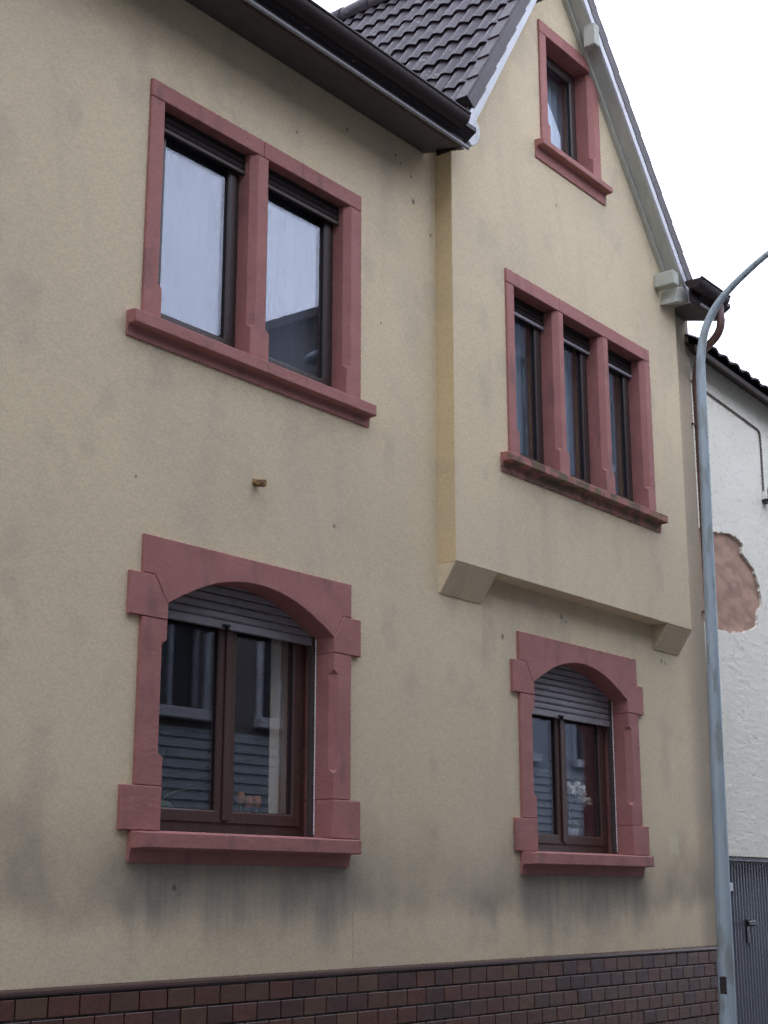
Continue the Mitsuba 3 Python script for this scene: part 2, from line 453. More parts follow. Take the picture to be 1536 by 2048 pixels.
ARCH = [5.67, 9.615]
ARCH_DZ = [0.0, -0.032]
main = rect(1.8, HX1, 0.1, 7.47)
holes = [Polygon([(a, b + dz) for a, b in arch_outline(x)]).buffer(0.03) for x, dz in zip(ARCH, ARCH_DZ)] + [rect(a - 0.03, b + 0.03, UL['z0'] - 0.03, UL['zt'] + 0.03) for a, b in UL['open']]
holes.append(rect(BX0 + 0.12, BX1 - 0.12, 4.3, 7.5))
for h in holes:
    main = main.difference(h)
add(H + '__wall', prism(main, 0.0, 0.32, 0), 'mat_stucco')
gable = Polygon([(BX0, BZ), (BX1, BZ), (BX1, zr(BX1) - 0.22), (AX, AZ - 0.25), (BX0, zl(BX0) - 0.24)])
for wdw in (TR, AT):
    for a, b in wdw['open']:
        gable = gable.difference(rect(a - 0.03, b + 0.03, wdw['z0'] - 0.03, wdw['zt'] + 0.03))
add(H + '__bay', prism(gable, BY, 0.3, 0.006), 'mat_stucco')
for a, b in ((BX0, BX0 + 0.54), (BX1 - 0.47, BX1)):
    add(H + '__bay__corbel', prism_yz([(BY + 0.002, BZ - 0.001), (0.01, BZ - 0.001), (0.01, 3.71), (-0.012, 3.71)], a, b, 0.006), 'mat_stucco')
# left and right gable ends and back of the house, and rooms
add(H + '__wall', box(1.8, 2.1, 0.322, 9.0, 0.1, 7.3, 0), 'mat_stucco')
add(H + '__wall', box(HX1 - 0.3, HX1, 0.322, 9.0, 0.1, 7.3, 0), 'mat_stucco')
add(H + '__wall', box(1.8, HX1, 9.0, 9.3, 0.1, 7.3, 0), 'mat_stucco')
for z0, z1 in ((0.9, 3.75), (3.95, 6.95), (7.45, 8.99)):
    a, b = (2.2, HX1 - 0.4) if z1 < 7 else (9.62, 10.92)
    v = box(a, b, 0.335, 4.0, z0, z1, 0)
    keep = v.triangles_center[:, 1] > 0.34
    v.update_faces(keep)
    add(H + '__room', v, 'mat_room')

# plinth: backing with mortar face, coping, tiles
add(H + '__plinth', box(1.8, HX1 - 0.02, -0.012, -0.002, 0.12, 1.085, 0), 'mat_mortar')
add(H + '__plinth__coping', prism_yz([(-0.002, 1.088), (-0.034, 1.088), (-0.038, 1.098), (-0.034, 1.112), (-0.020, 1.120), (-0.002, 1.126)], 1.8, HX1, 0.002), 'mat_coping', 30)
TP, TR_ = 0.2075, 0.1085
tile_ply = {m: mikit.ply(box(-0.099, 0.099, -0.012, 0.006, -0.0490, 0.0490, 0.0035), m) for m in PLINTH}
weights = [0.32, 0.34, 0.10, 0.20, 0.04]
far = []
for r in range(5):
    zc = 1.083 - 0.004 - 0.0495 - r * TR_
    off = 0.0 if r % 2 == 0 else TP / 2
    k0 = int((4.2 - off) / TP)
    for k in range(k0, 42 + 21):
        xc = k * TP + off + 0.055
        if xc + 0.1 > HX1 - 0.01:
            continue
        # only rows that the frame shows: the frame's lower edge climbs from left to right
        if zc < 1.03 - (xc - 4.9) * 0.0835 - 0.16:
            continue
        w = np.array(weights)
        if r >= 2:
            w = w + np.array([0.05, 0.08, 0, 0, 0.08 * (r - 1)])
        m = PLINTH[rng.choice(5, p=w / w.sum())]
        put(H + '__plinth__tile', tile_ply[m], T().translate([xc, -0.016 - 0.004 + rng.uniform(-0.0015, 0.0015), zc]).rotate([0, 0, 1], rng.uniform(-0.35, 0.35)).rotate([1, 0, 0], rng.uniform(-0.35, 0.35)))
# plain lower rows that are out of the frame
low = []
for k in range(9, 62):
    for r in range(9):
        zc = 1.083 - 0.004 - 0.0495 - r * TR_
        xc = k * TP + (0.0 if r % 2 == 0 else TP / 2) + 0.055
        if xc + 0.1 > HX1 - 0.01 or (r < 5 and xc > 4.3 and zc >= 1.03 - (xc - 4.9) * 0.0835 - 0.16 and k >= int((4.2 - (r % 2) * TP / 2) / TP)):
            continue
        if zc < 0.15:
            continue
        low.append(box(xc - 0.099, xc + 0.099, -0.030, -0.013, zc - 0.049, zc + 0.049, 0))
kk = add(H + '__plinth__lower_tiles', cat(*low), 'mat_plinth_tile_brown')
labels[kk] = {'kind': 'stuff'}


# ------------------------------------------------------------------ windows
def edge_cut(xe, yf, s, z0, z1, side):
    """cutter for a stopped chamfer on a vertical arris at x = xe; side = +1 when the opening lies at greater x"""
    e = 0.01
    pts = []
    for z in (z0, z1):
        pts += [(xe + side * e, yf - e, z), (xe - side * (s + e), yf - e, z), (xe + side * e, yf + s + e, z)]
    pts += [(xe + side * e, yf - e, z0 - s * 0.9), (xe + side * e, yf - e, z1 + s * 0.9)]
    return hull(pts)


def sill_block(x0, x1, yf, yw, zt, h, under):
    """sloping top, upright nose, step back and a slanting underside towards the wall"""
    prof = [(yw + 0.17, zt + 0.018), (yf + 0.006, zt - 0.004), (yf, zt - 0.010), (yf, zt - h), (yf + 0.006, zt - h - 0.006),
            (yf + 0.72 * (yw - yf), zt - h - 0.008), (yf + 0.78 * (yw - yf), zt - h - 0.016), (yw - 0.014, zt - h - under), (yw + 0.17, zt - h - under)]
    return prism_yz(prof[::-1], x0, x1, 0.004)


def frame_ring(x0, x1, z0, z1, w, y0, y1, c=0.006, wb=None):
    outer = rect(x0, x1, z0, z1)
    return prism(outer.difference(rect(x0 + w, x1 - w, z0 + (wb or w), z1 - w)), y0, y1, c)


def casement(win, x0, x1, z0, z1, y, mat, fixed=0.055, sash=0.075, leaves=1, wb=None, seal=True, double=True):
    """fixed frame (the holder's own mesh), sashes and panes"""
    yo = y + 0.012
    add(win + '__frame', frame_ring(x0, x1, z0, z1, fixed, yo, yo + 0.07, wb=wb), mat)
    a, b, c, d = x0 + fixed - 0.012, x1 - fixed + 0.012, z0 + (wb or fixed) - 0.012, z1 - fixed + 0.012
    xs = np.linspace(a, b, leaves + 1)
    for i in range(leaves):
        l, r = xs[i] + (0.003 if i else 0), xs[i + 1] - (0.003 if i < leaves - 1 else 0)
        s = add(win + '__sash', frame_ring(l, r, c, d, sash, y, y + 0.055, 0.01), mat)
        if seal:
            add(win + '__glazing_seal', frame_ring(l + sash - 0.002, r - sash + 0.002, c + sash - 0.002, d - sash + 0.002, 0.006, y + 0.016, y + 0.03, 0), 'mat_rubber')
        add(win + '__pane', pane(l + sash - 0.004, r - sash + 0.004, y + 0.026, c + sash - 0.004, d - sash + 0.004), 'mat_glass')
        if double:
            add(win + '__pane', pane(l + sash - 0.004, r - sash + 0.004, y + 0.042, c + sash - 0.004, d - sash + 0.004), 'mat_glass')
    if leaves == 2:
        xm = xs[1]
        add(win + '__astragal', box(xm - 0.03, xm + 0.03, y - 0.016, y - 0.001, c + 0.02, d, 0.006), mat)


def mullioned(win, d, sill_x0, sill_x1, sill_out, sill_h, under, stone_sill='mat_stone', sill_label=None, frame='mat_dark_frame',
              sill_joints=(), shutter=None, splits=(), deep=0.0):
    """square-headed window of one to three lights"""
    y, zt, z0, z1 = d['y'], d['zt'], d['z0'], d['z1']
    yb = y + 0.15 + deep
    g = 0.0015
    op = d['open']
    # lintel stones with joints at the given x
    xs = [d['x0']] + list(splits) + [d['x1']]
    for a, b in zip(xs, xs[1:]):
        add(win + '__lintel', box(a + (g if a != xs[0] else 0), b - (g if b != xs[-1] else 0), y, yb, zt, z1, 0.005), 'mat_stone')
    edges = [d['x0']] + [e for ab in op for e in ab] + [d['x1']]
    for i in range(0, len(edges), 2):
        a, b = edges[i], edges[i + 1]
        st = box(a, b, y, yb, z0, zt - 2 * g, 0.005)
        cuts = []
        if i > 0:
            cuts.append(edge_cut(a, y, 0.042, z0 + 0.24, zt + 0.2, -1))
        if i + 2 < len(edges):
            cuts.append(edge_cut(b, y, 0.042, z0 + 0.24, zt + 0.2, 1))
        add(win + ('__jamb' if i in (0, len(edges) - 2) else '__mullion'), sub(st, *cuts), 'mat_stone')
    sx = [sill_x0] + list(sill_joints) + [sill_x1]
    for a, b in zip(sx, sx[1:]):
        add(win + '__sill', sill_block(a + (g if a != sx[0] else 0), b - (g if b != sx[-1] else 0), sill_out, y + 0.02, z0, sill_h, under), stone_sill, label=sill_label)
    yf = y + 0.125 + deep
    for a, b in op:
        casement(win, a - 0.012, b + 0.012, z0 + 0.015, zt + 0.01, yf, frame, double=win == H + '__double_window')
        if shutter:
            zb, mat, ys = shutter
            for k in range(9):
                zz = zb + 0.03 + k * 0.046
                if zz > zt + 0.02:
                    break
                add(win + '__shutter_slat', prism_yz([(ys, zz + 0.002), (ys - 0.006, zz + 0.012), (ys - 0.006, zz + 0.034), (ys, zz + 0.044), (ys + 0.008, zz + 0.044), (ys + 0.008, zz + 0.002)], a - 0.01, b + 0.01, 0), mat)
            add(win + '__shutter_bar', box(a - 0.005, b + 0.005, ys - 0.010, ys + 0.012, zb, zb + 0.028, 0.004), 'mat_shutter' if win == H + '__triple_window' else 'mat_eave_dark')


W1 = H + '__double_window'
mullioned(W1, UL, 5.47, 7.75, -0.08, 0.080, 0.075, sill_joints=(6.62,), splits=(6.605,), shutter=(6.235, 'mat_shutter_dark', 0.07))
W2 = H + '__triple_window'
mullioned(W2, TR, 9.20, 11.80, BY - 0.09, 0.065, 0.085, 'mat_stone_mossy', 'red stone sill blotched with moss and grime', splits=(10.13,), shutter=(6.195, 'mat_shutter_dark', BY + 0.105), deep=0.02)
W3 = H + '__gable_window'
mullioned(W3, AT, 9.83, 11.02, BY - 0.09, 0.055, 0.11, deep=0.03)


def arched(win, x, zbar, leaf=2):
    y, yb, g = -0.028, 0.235, 0.0015
    opening = Polygon(arch_outline(x))
    xl, xr, xa, xb = x, x + 1.88, x + 0.20, x + 1.70
    head = Polygon([(xl, 3.6), (xl, 3.372), (xl + 0.09, 3.372), (xa, 3.21), (xa + 0.3, 3.18), (xb - 0.3, 3.18), (xb, 3.21), (xr - 0.09, 3.372), (xr, 3.372), (xr, 3.6)])
    head = head.difference(opening)
    add(win + '__lintel', prism(head, y, yb, 0.005), 'mat_stone')
    q = Polygon([(xl - 0.10, 3.120), (xl - 0.10, 3.370), (xl + 0.088, 3.370), (xa, 3.209), (xa, 3.120)])
    add(win + '__quoin', prism(q, y - 0.002, yb, 0.005), 'mat_stone')
    q = Polygon([(xr + 0.10, 3.120), (xr + 0.10, 3.370), (xr - 0.088, 3.370), (xb, 3.209), (xb, 3.120)])
    add(win + '__quoin', prism(q, y - 0.002, yb, 0.005), 'mat_stone')
    add(win + '__jamb', sub(box(xl, xa, y, yb, 2.17 + g, 3.12 - g, 0.005), edge_cut(xa, y, 0.045, 2.36, 2.98, 1)), 'mat_stone')
    add(win + '__jamb', sub(box(xb, xr, y, yb, 2.17 + g, 3.12 - g, 0.005), edge_cut(xb, y, 0.045, 2.36, 2.98, -1)), 'mat_stone')
    add(win + '__quoin', box(xl - 0.10, xa, y - 0.002, yb, 1.925, 2.17, 0.005), 'mat_stone')
    add(win + '__quoin', box(xb, xr + 0.10, y - 0.002, yb, 1.925, 2.17, 0.005), 'mat_stone')
    add(win + '__sill', sill_block(xl - 0.02, xr + 0.005, -0.115, 0.0, 1.92, 0.085, 0.085), 'mat_stone')
    casement(win, xa - 0.01, xb - 0.035, 1.930, 3.50, 0.185, 'mat_brown_frame', fixed=0.05, sash=0.080, leaves=2, wb=0.075)
    # roller shutter, partly lowered, in pale guides
    add(win + '__shutter_guide', box(xb - 0.036, xb - 0.008, 0.128, 0.168, 1.94, 3.42, 0.003), 'mat_eave_dark')
    add(win + '__shutter_guide', box(xa - 0.01, xa + 0.018, 0.128, 0.168, 1.94, 3.42, 0.003), 'mat_eave_dark')
    add(win + '__sealant', box(xb - 0.008, xb + 0.004, 0.126, 0.138, 1.95, 3.24, 0.003), 'mat_white_paint')
    zz, ys = zbar + 0.055, 0.150
    while zz < 3.47:
        add(win + '__shutter_slat', prism_yz([(ys, zz + 0.003), (ys - 0.007, zz + 0.014), (ys - 0.007, zz + 0.038), (ys, zz + 0.049), (ys + 0.008, zz + 0.049), (ys + 0.008, zz + 0.003)], xa + 0.012, xb - 0.03, 0), 'mat_shutter')
        zz += 0.052
    add(win + '__shutter_bar', box(xa + 0.012, xb - 0.03, ys - 0.012, ys + 0.012, zbar, zbar + 0.052, 0.005), 'mat_shutter')
    xm = (xa + xb) / 2 - 0.1
    add(win + '__shutter_stop', cat(box(xm - 0.035, xm + 0.03, ys - 0.030, ys - 0.012, zbar + 0.012, zbar + 0.028, 0.004), box(xm - 0.008, xm + 0.010, ys - 0.040, ys - 0.012, zbar - 0.006, zbar + 0.022, 0.004)), 'mat_black')


W4 = H + '__arched_window'
arched(W4, ARCH[0], 3.174)
W5 = H + '__arched_window_001'
SHIFT[0] = ARCH_DZ[1]
arched(W5, ARCH[1], 2.972 - ARCH_DZ[1])
SHIFT[0] = 0.0
for w, x in ((W4, ARCH[0]), (W5, ARCH[1])):
    add(w + '__inner_sill', box(x + 0.16, x + 1.74, 0.262, 0.56, 1.97, 1.999, 0.004), 'mat_white_paint')

# ------------------------------------------------------------------ eaves of the main roof, gutter, downpipe
def gutter_mesh(x0, x1, yc=-0.475, zc=7.255, r=0.088):
    ang = np.linspace(math.pi, 2 * math.pi, 15)
    out = [(yc + r * math.cos(a), zc + r * math.sin(a)) for a in ang]
    inn = [(yc + (r - 0.006) * math.cos(a), zc + (r - 0.006) * math.sin(a)) for a in ang[::-1]]
    body = prism_yz(out + inn, x0, x1, 0)
    lip = tube([(x0, yc - r, zc + 0.004), (x1, yc - r, zc + 0.004)], 0.011, 10)
    caps = [prism_yz(out, x, x + 0.004, 0) for x in (x0 - 0.004, x1)]
    return cat(body, lip, *caps)


for x0, x1, xg in ((1.7, 8.44, 8.27), (BX1 + 0.004, HX1 - 0.06, HX1 - 0.20)):
    add(H + '__gutter', gutter_mesh(x0 if x0 < 5 else 12.12, xg), 'mat_gutter', 40)
    add(H + '__fascia', box(x0 if x0 < 5 else 12.2, x1 - 0.06, -0.415, -0.385, 7.075, 7.27, 0.004), 'mat_gutter')
    add(H + '__eave_trim', box(x0, x1, -0.440, -0.4155, 7.070, 7.105, 0.008), 'mat_trim_grey')
    add(H + '__eave_soffit', prism_yz([(-0.384, 7.090), (-0.001, 7.185), (-0.001, 7.235), (-0.384, 7.14)], x0, x1, 0), 'mat_soffit')
    add(H + '__main_roof', prism_yz([(-0.50, 7.20), (-0.50, 7.235), (4.6, 11.95), (4.7, 11.9), (9.8, 7.2), (9.6, 7.1), (4.6, 11.75), (-0.39, 7.13)][::-1], x0, x1, 0), 'mat_roof_tile_b')
add(H + '__eave_end', prism([(8.385, 7.09), (8.395, 7.09), (8.395, 7.26), (8.385, 7.26)], -0.384, BY - 0.002, 0), 'mat_gutter')

pipe = spline([(12.68, -0.475, 7.19), (12.685, -0.475, 7.06), (12.70, -0.46, 6.95), (12.74, -0.38, 6.87), (12.81, -0.22, 6.80), (12.90, -0.11, 6.72), (12.965, -0.05, 6.60), (12.985, -0.035, 6.35)], 40)
pipe = np.vstack([pipe, [(12.985, -0.035, z) for z in np.linspace(6.2, 0.14, 12)]])
dp = add(H + '__downpipe', tube(pipe, 0.040, 14), 'mat_copper', 50, label='reddish brown downpipe with a swan neck')
for z in (6.1, 4.2, 2.4):
    add(H + '__downpipe__clip', cat(tube([(12.985, -0.035, z - 0.014), (12.985, -0.035, z + 0.014)], 0.045, 14), box(12.90, 12.96, -0.03, -0.02, z - 0.01, z + 0.01, 0), box(12.90, 12.91, -0.0305, 0.003, z - 0.01, z + 0.01, 0)), 'mat_copper')

# ------------------------------------------------------------------ the gable roof over the bay
YV = -0.35
uL = np.array([1, 0, SL]) / math.hypot(1, SL)       # up the left slope
uR = np.array([-1, 0, SR]) / math.hypot(1, SR)
GAUGE, WAVE = 0.302, 0.142


def tile_mesh(width, length, waves, thick=0.016, amp=0.027):
    """pantile in local coordinates: x up the slope, y to the back along the row, z off the roof; nose at x = 0"""
    n = 8 * waves + 1
    s = np.linspace(0, width, n)
    ph = 2 * np.pi * s / (width / waves)
    h = amp * (0.5 - 0.5 * np.cos(ph)) ** 0.8
    V, F = [], []
    for x, lift in ((0.0, 0.030), (length + 0.05, 0.0)):
        V += [np.c_[np.full(n, x), s, h + lift + thick]]
    V += [np.c_[np.full(n, 0.0), s, h + 0.030 - 0.004], np.c_[np.full(n, length + 0.05), s, h * 0 - 0.002]]
    V = np.vstack(V)
    for i in range(n - 1):
        F += [(i, n + i + 1, n + i), (i, i + 1, n + i + 1)]
        F += [(i, 2 * n + i + 1, i + 1), (i, 2 * n + i, 2 * n + i + 1)]
    for i in (0, n - 1):
        F += [(i, n + i, 3 * n + i), (i, 3 * n + i, 2 * n + i)]
    m = trimesh.Trimesh(V, F, process=False)
    return m


def frame_of(u, origin, flip):
    ydir = np.array([0, 1.0, 0])
    nrm = np.cross(u, ydir) if not flip else np.cross(ydir, u)
    if nrm[2] < 0:
        nrm = -nrm
    M = np.eye(4)
    M[:3, 0], M[:3, 1], M[:3, 2], M[:3, 3] = u, ydir, nrm, origin
    return M


R = H + '__gable_roof'
LEN = math.hypot(AX - EX0, AZ - EZ)
XR1 = 12.40
LENR = math.hypot(XR1 - AX, SR * (XR1 - AX))
# deck under the tiles (its own mesh holds the pieces)
deck = []
yv0 = YV + 0.035
for x, z, u, ln in ((EX0, EZ, uL, LEN), (XR1, zr(XR1), uR, LENR)):
    nrm = frame_of(u, (0, 0, 0), False)[:3, 2]
    a, b = np.array([x, 0, z]) - 0.075 * nrm, np.array([AX, 0, AZ]) - 0.075 * nrm
    pts = []
    for p, yb in ((a, 0.1), (b, 3.3)):
        for q in (p, p - 0.045 * nrm):
            pts += [(q[0], yv0, q[2]), (q[0], yb, q[2])]
    deck.append(hull(pts))
for x, z, u in ((EX0, EZ, uL), (XR1, zr(XR1), uR)):
    c = np.array([x, 0, z]) - 0.07 * frame_of(u, (0, 0, 0), False)[:3, 2] + 0.03 * u
    deck.append(box(c[0] - 0.02, c[0] + 0.02, YV + 0.02, 0.1, c[2] - 0.05, c[2] + 0.035, 0))
add(R, cat(*deck), 'mat_deck')
tile_plies = [mikit.ply(tile_mesh(2 * WAVE, GAUGE, 2), m, smooth=40) for m in ROOF]
verge_ply = mikit.ply(cat(box(-0.0, GAUGE + 0.02, 0.0, 0.115, 0.012, 0.030, 0.004), box(0.0, GAUGE + 0.012, 0.0, 0.018, -0.100, 0.0115, 0.004), box(0.001, 0.012, 0.0185, 0.112, -0.060, 0.0115, 0)), 'mat_verge_tile')
off = -0.055
for side, (x, z, u, ln) in enumerate(((EX0, EZ, uL, LEN), (XR1, zr(XR1), uR, LENR))):
    rows = int(ln / GAUGE + 0.4)
    M0 = frame_of(u, (x, 0, z), side == 1)
    for r in range(rows):
        s0 = ln - (rows - r) * GAUGE + 0.02
        zz = z + u[2] * s0
        yback = max(zz - 7.70 + 0.9, 0.1) if side == 0 else 0.35
        ncol = max(1, int(math.ceil((yback - YV - 0.115) / (2 * WAVE))))
        for c in range(ncol):
            M = M0.copy()
            y0 = YV + 0.105 + c * 2 * WAVE
            M[:3, 3] = np.array([x, 0, z]) + u * (s0 + rng.uniform(-0.004, 0.004)) + np.array([0, y0, 0]) + M0[:3, 2] * (off + rng.uniform(-0.003, 0.003))
            put(R + '__tile', tile_plies[rng.choice(3, p=[0.45, 0.35, 0.2])], T(M))
        M = M0.copy()
        M[:3, :2] = M0[:3, :2]
        tilt = 0.05
        M[:3, 0] = M0[:3, 0] * math.cos(tilt) - M0[:3, 2] * math.sin(tilt)
        M[:3, 2] = M0[:3, 2] * math.cos(tilt) + M0[:3, 0] * math.sin(tilt)
        M[:3, 3] = np.array([x, 0, z]) + u * s0 + np.array([0, YV, 0]) + M0[:3, 2] * (off + 0.045)
        put(R + '__verge_tile', verge_ply, T(M))
for k in range(9):
    y0 = YV + 0.02 + k * 0.36
    ang = np.linspace(-0.65, math.pi + 0.65, 11)
    pts = lambda rr, y: [(AX + rr * math.cos(a), y, AZ - 0.06 + rr * math.sin(a)) for a in ang]
    V = np.array(pts(0.125, y0) + pts(0.112, y0 + 0.40) + pts(0.105, y0) + pts(0.10, y0 + 0.40))
    n = 11
    F = []
    for i in range(n - 1):
        F += [(i, i + 1, n + i + 1), (i, n + i + 1, n + i), (i, 2 * n + i + 1, i + 1), (i, 2 * n + i, 2 * n + i + 1)]
    add(R + '__ridge_tile', trimesh.Trimesh(V, F, process=False), 'mat_roof_tile_a', 40)


def verge_board(key, x_of, z_of, xa, xb, d0, d1, slope_side, y0, y1, mat, lab=None):
    """board along the verge between d0 and d1 (perpendicular distance below the tile line)"""
    s = SL if slope_side == 0 else SR
    k0, k1 = d0 * math.hypot(1, s), d1 * math.hypot(1, s)
    return add(key, prism([(xa, z_of(xa) - k0), (xa, z_of(xa) - k1), (xb, z_of(xb) - k1), (xb, z_of(xb) - k0)], y0, y1, 0.004), mat, label=lab)


verge_board(H + '__barge_board', None, zl, 8.50, AX, 0.095, 0.180, 0, YV + 0.005, YV + 0.03, 'mat_white_trim')
verge_board(H + '__barge_board', None, zr, AX, 12.33, 0.115, 0.190, 1, YV + 0.005, YV + 0.03, 'mat_white_trim')
verge_board(H + '__verge_soffit', None, zl, 8.62, AX, 0.130, 0.150, 0, YV + 0.031, BY - 0.002, 'mat_verge_soffit')
verge_board(H + '__verge_soffit', None, zr, AX, 12.33, 0.165, 0.190, 1, YV + 0.031, BY - 0.002, 'mat_verge_soffit')
verge_board(H + '__verge_batten', None, zl, 8.62, AX, 0.152, 0.185, 0, BY - 0.045, BY - 0.002, 'mat_verge_soffit')
verge_board(H + '__verge_batten', None, zr, AX, 12.30, 0.192, 0.225, 1, BY - 0.045, BY - 0.002, 'mat_verge_soffit')
# carved foot of the left barge board
foot = Polygon([(8.545, 7.165), (8.60, 7.20), (8.655, 7.265), (8.668, 7.33), (8.645, 7.385), (8.60, 7.42), (8.50, 7.44), (8.44, 7.36), (8.40, 7.28), (8.41, 7.235)])
add(H + '__barge_foot', prism(foot, YV - 0.035, YV + 0.003, 0.006), 'mat_white_trim')
# purlin heads
for xa, xb, za, zb, yb in ((10.58, 10.67, 9.07, 9.29, -0.25), (11.92, 12.03, 7.18, 7.32, BY - 0.002), (9.60, 9.72, 9.06, 9.18, BY - 0.002)):
    add(H + '__purlin_head', box(xa, xb, YV - 0.02, yb, za, zb, 0.008), 'mat_verge_soffit' if xa > 10 else 'mat_soffit')
add(H + '__verge_foot_board', prism([(12.03, 7.04), (12.31, 7.13), (12.35, 7.30), (12.10, 7.21)], YV + 0.032, BY - 0.002, 0.004), 'mat_verge_soffit')

# a short rusty pipe end sticking out of the wall
add(H + '__pipe_stub', tube([(6.60, 0.01, 4.115), (6.625, -0.07, 4.10)], [0.026, 0.024], 12), 'mat_rust', 40, label='short rusty pipe end sticking out of the render between the storeys')

# ------------------------------------------------------------------ behind the glass
def curtain(key, x0, x1, z0, z1, y, mat, folds=9, amp=0.004, seed=0):
    n = folds * 10
    r = np.random.default_rng(seed)
    xs = np.linspace(x0, x1, n)
    ph = np.cumsum(r.uniform(0.6, 1.4, n)) * 2 * np.pi / 10
    V = np.vstack([np.c_[xs, y + amp * np.sin(ph), np.full(n, z)] for z in (z0, z1)])
    F = []
    for i in range(n - 1):
        F += [(i, i + 1, n + i + 1), (i, n + i + 1, n + i)]
    return add(key, trimesh.Trimesh(V, F, process=False), mat, 60)


tag(curtain('curtain', 5.66, 6.60, 4.86, 6.45, 0.27, 'mat_curtain', 6, seed=1), 'pale sheer curtain behind the left pane of the upper two-light window', 'curtain', 'curtains behind panes')
tag(curtain('curtain', 6.64, 7.60, 4.86, 6.45, 0.27, 'mat_curtain', 6, seed=2), 'pale sheer curtain behind the right pane of the upper two-light window', 'curtain', 'curtains behind panes')
for i, (a, b) in enumerate(TR['open']):
    tag(curtain('curtain', a - 0.04, b + 0.04, 4.86, 6.42, BY + 0.3, 'mat_curtain_dim', 7, 0.014, seed=5 + i),
        f'dim grey curtain behind the {("left", "middle", "right")[i]} light of the three-light bay window', 'curtain', 'curtains behind panes')
tag(curtain('curtain', 10.0, 10.9, 7.83, 8.98, BY + 0.3, 'mat_curtain_dim', 9, 0.014, seed=11), 'grey curtain behind the small gable window', 'curtain', 'curtains behind panes')
tag(curtain('curtain', 7.16, 7.42, 2.01, 3.4, 0.33, 'mat_cream_curtain', 3, 0.02, seed=12), 'cream curtain edge at the right of the larger arched window', 'curtain', 'curtains behind panes')


# opposite houses are built below; flowers on the inner sills
def bloom(c, r, n, seed):
    q = np.random.default_rng(seed)
    ms = []
    for k in range(n):
        d = q.normal(size=3)
        d /= np.linalg.norm(d)
        m = trimesh.creation.icosphere(subdivisions=1, radius=r)
        m.vertices *= [1, 0.35, 0.75]
        m.apply_transform(trimesh.transformations.random_rotation_matrix(q.random(3)))
        m.apply_translation(np.asarray(c) + d * r * 0.9)
        ms.append(m)
    return cat(*ms)


for i, (x, z) in enumerate(((6.85, 2.165), (6.925, 2.145), (7.0, 2.150))):
    k = f'tulip_ornament' if i == 0 else f'tulip_ornament_{i:03d}'
    head = trimesh.creation.revolve([(0, -0.042), (0.018, -0.036), (0.029, -0.012), (0.030, 0.012), (0.022, 0.036), (0.012, 0.030), (0, 0.010)], sections=12)
    head.apply_translation([x, 0.295, z])
    add(k + '__flower', head, 'mat_tulip', 40)
    add(k + '__stem', cat(tube([(x, 0.295, 2.0), (x, 0.295, z - 0.035)], 0.006, 8), box(x - 0.025, x + 0.025, 0.275, 0.315, 2.0, 2.008, 0)), 'mat_stem')
    tag(k, f'orange tulip-shaped ornament on the inner sill, {("leftmost", "middle", "rightmost")[i]} of three', 'ornament', 'orange tulip ornaments in the arched window')

k = 'orchid'
tag(k, 'white flowering orchid in a pot behind the smaller arched window', 'plant')
add(k + '__pot', trimesh.creation.revolve([(0, 0), (0.05, 0), (0.065, 0.11), (0.058, 0.11), (0.045, 0.02), (0, 0.02)], sections=20).apply_translation([11.000, 0.390, 2.0]), 'mat_pot', 40)
stem = spline([(11.000, 0.390, 2.05), (10.980, 0.380, 2.25), (11.010, 0.370, 2.42), (11.090, 0.370, 2.46), (11.160, 0.370, 2.39)], 20)
add(k + '__stem', tube(stem, 0.005, 6), 'mat_stem')
for j, c in enumerate(((10.910, 0.360, 2.44), (10.970, 0.350, 2.42), (11.040, 0.350, 2.46), (11.100, 0.350, 2.43), (11.140, 0.350, 2.38), (11.190, 0.350, 2.34))):
    add(k + '__flower', bloom(c, 0.033, 5, 30 + j), 'mat_petal', 40)
for j in range(4):
    a = j * 1.6
    leaf = tube(spline([(11.000, 0.390, 2.1), (11.00 + 0.06 * math.cos(a), 0.39 + 0.03 * math.sin(a), 2.16), (11.00 + 0.15 * math.cos(a), 0.39 + 0.06 * math.sin(a), 2.12)], 8), [0.006, 0.014, 0.02, 0.022, 0.02, 0.016, 0.01, 0.003], 8)
    add(k + '__leaf', leaf, 'mat_stem', 40)
k = 'house_plant'
tag(k, 'thin-stemmed plant leaning behind the left pane of the larger arched window', 'plant')
add(k + '__pot', trimesh.creation.revolve([(0, 0), (0.06, 0), (0.085, 0.07), (0.078, 0.07), (0.05, 0.015), (0, 0.015)], sections=20).apply_translation([6.200, 0.380, 2.0]), 'mat_pot', 40)
add(k + '__stem', tube([(6.190, 0.380, 2.04), (6.250, 0.370, 2.42)], [0.006, 0.004], 6), 'mat_stem')
add(k + '__stem', tube(spline([(6.220, 0.380, 2.05), (6.320, 0.370, 2.17), (6.440, 0.360, 2.20), (6.520, 0.360, 2.21)], 12), 0.005, 6), 'mat_stem')
add(k + '__leaf', tube(spline([(6.200, 0.380, 2.06), (6.260, 0.360, 2.10), (6.340, 0.350, 2.06)], 8), [0.004, 0.016, 0.024, 0.028, 0.026, 0.02, 0.012, 0.003], 8), 'mat_stem', 40)

# ------------------------------------------------------------------ the pale neighbouring house
N = 'neighbour_house'
tag(N, 'whitish roughcast house with a bare plaster patch and low tiled eave beyond the lamp post', 'house')
NM = trimesh.transformations.rotation_matrix(math.radians(3.0), [0, 0, 1])
NM[:3, 3] = [12.875, 0.10, 0]


def nadd(key, mesh, mat, smooth=False, label=None):
    mesh = mesh.copy()
    mesh.apply_transform(NM)
    return add(key, mesh, mat, smooth, label)


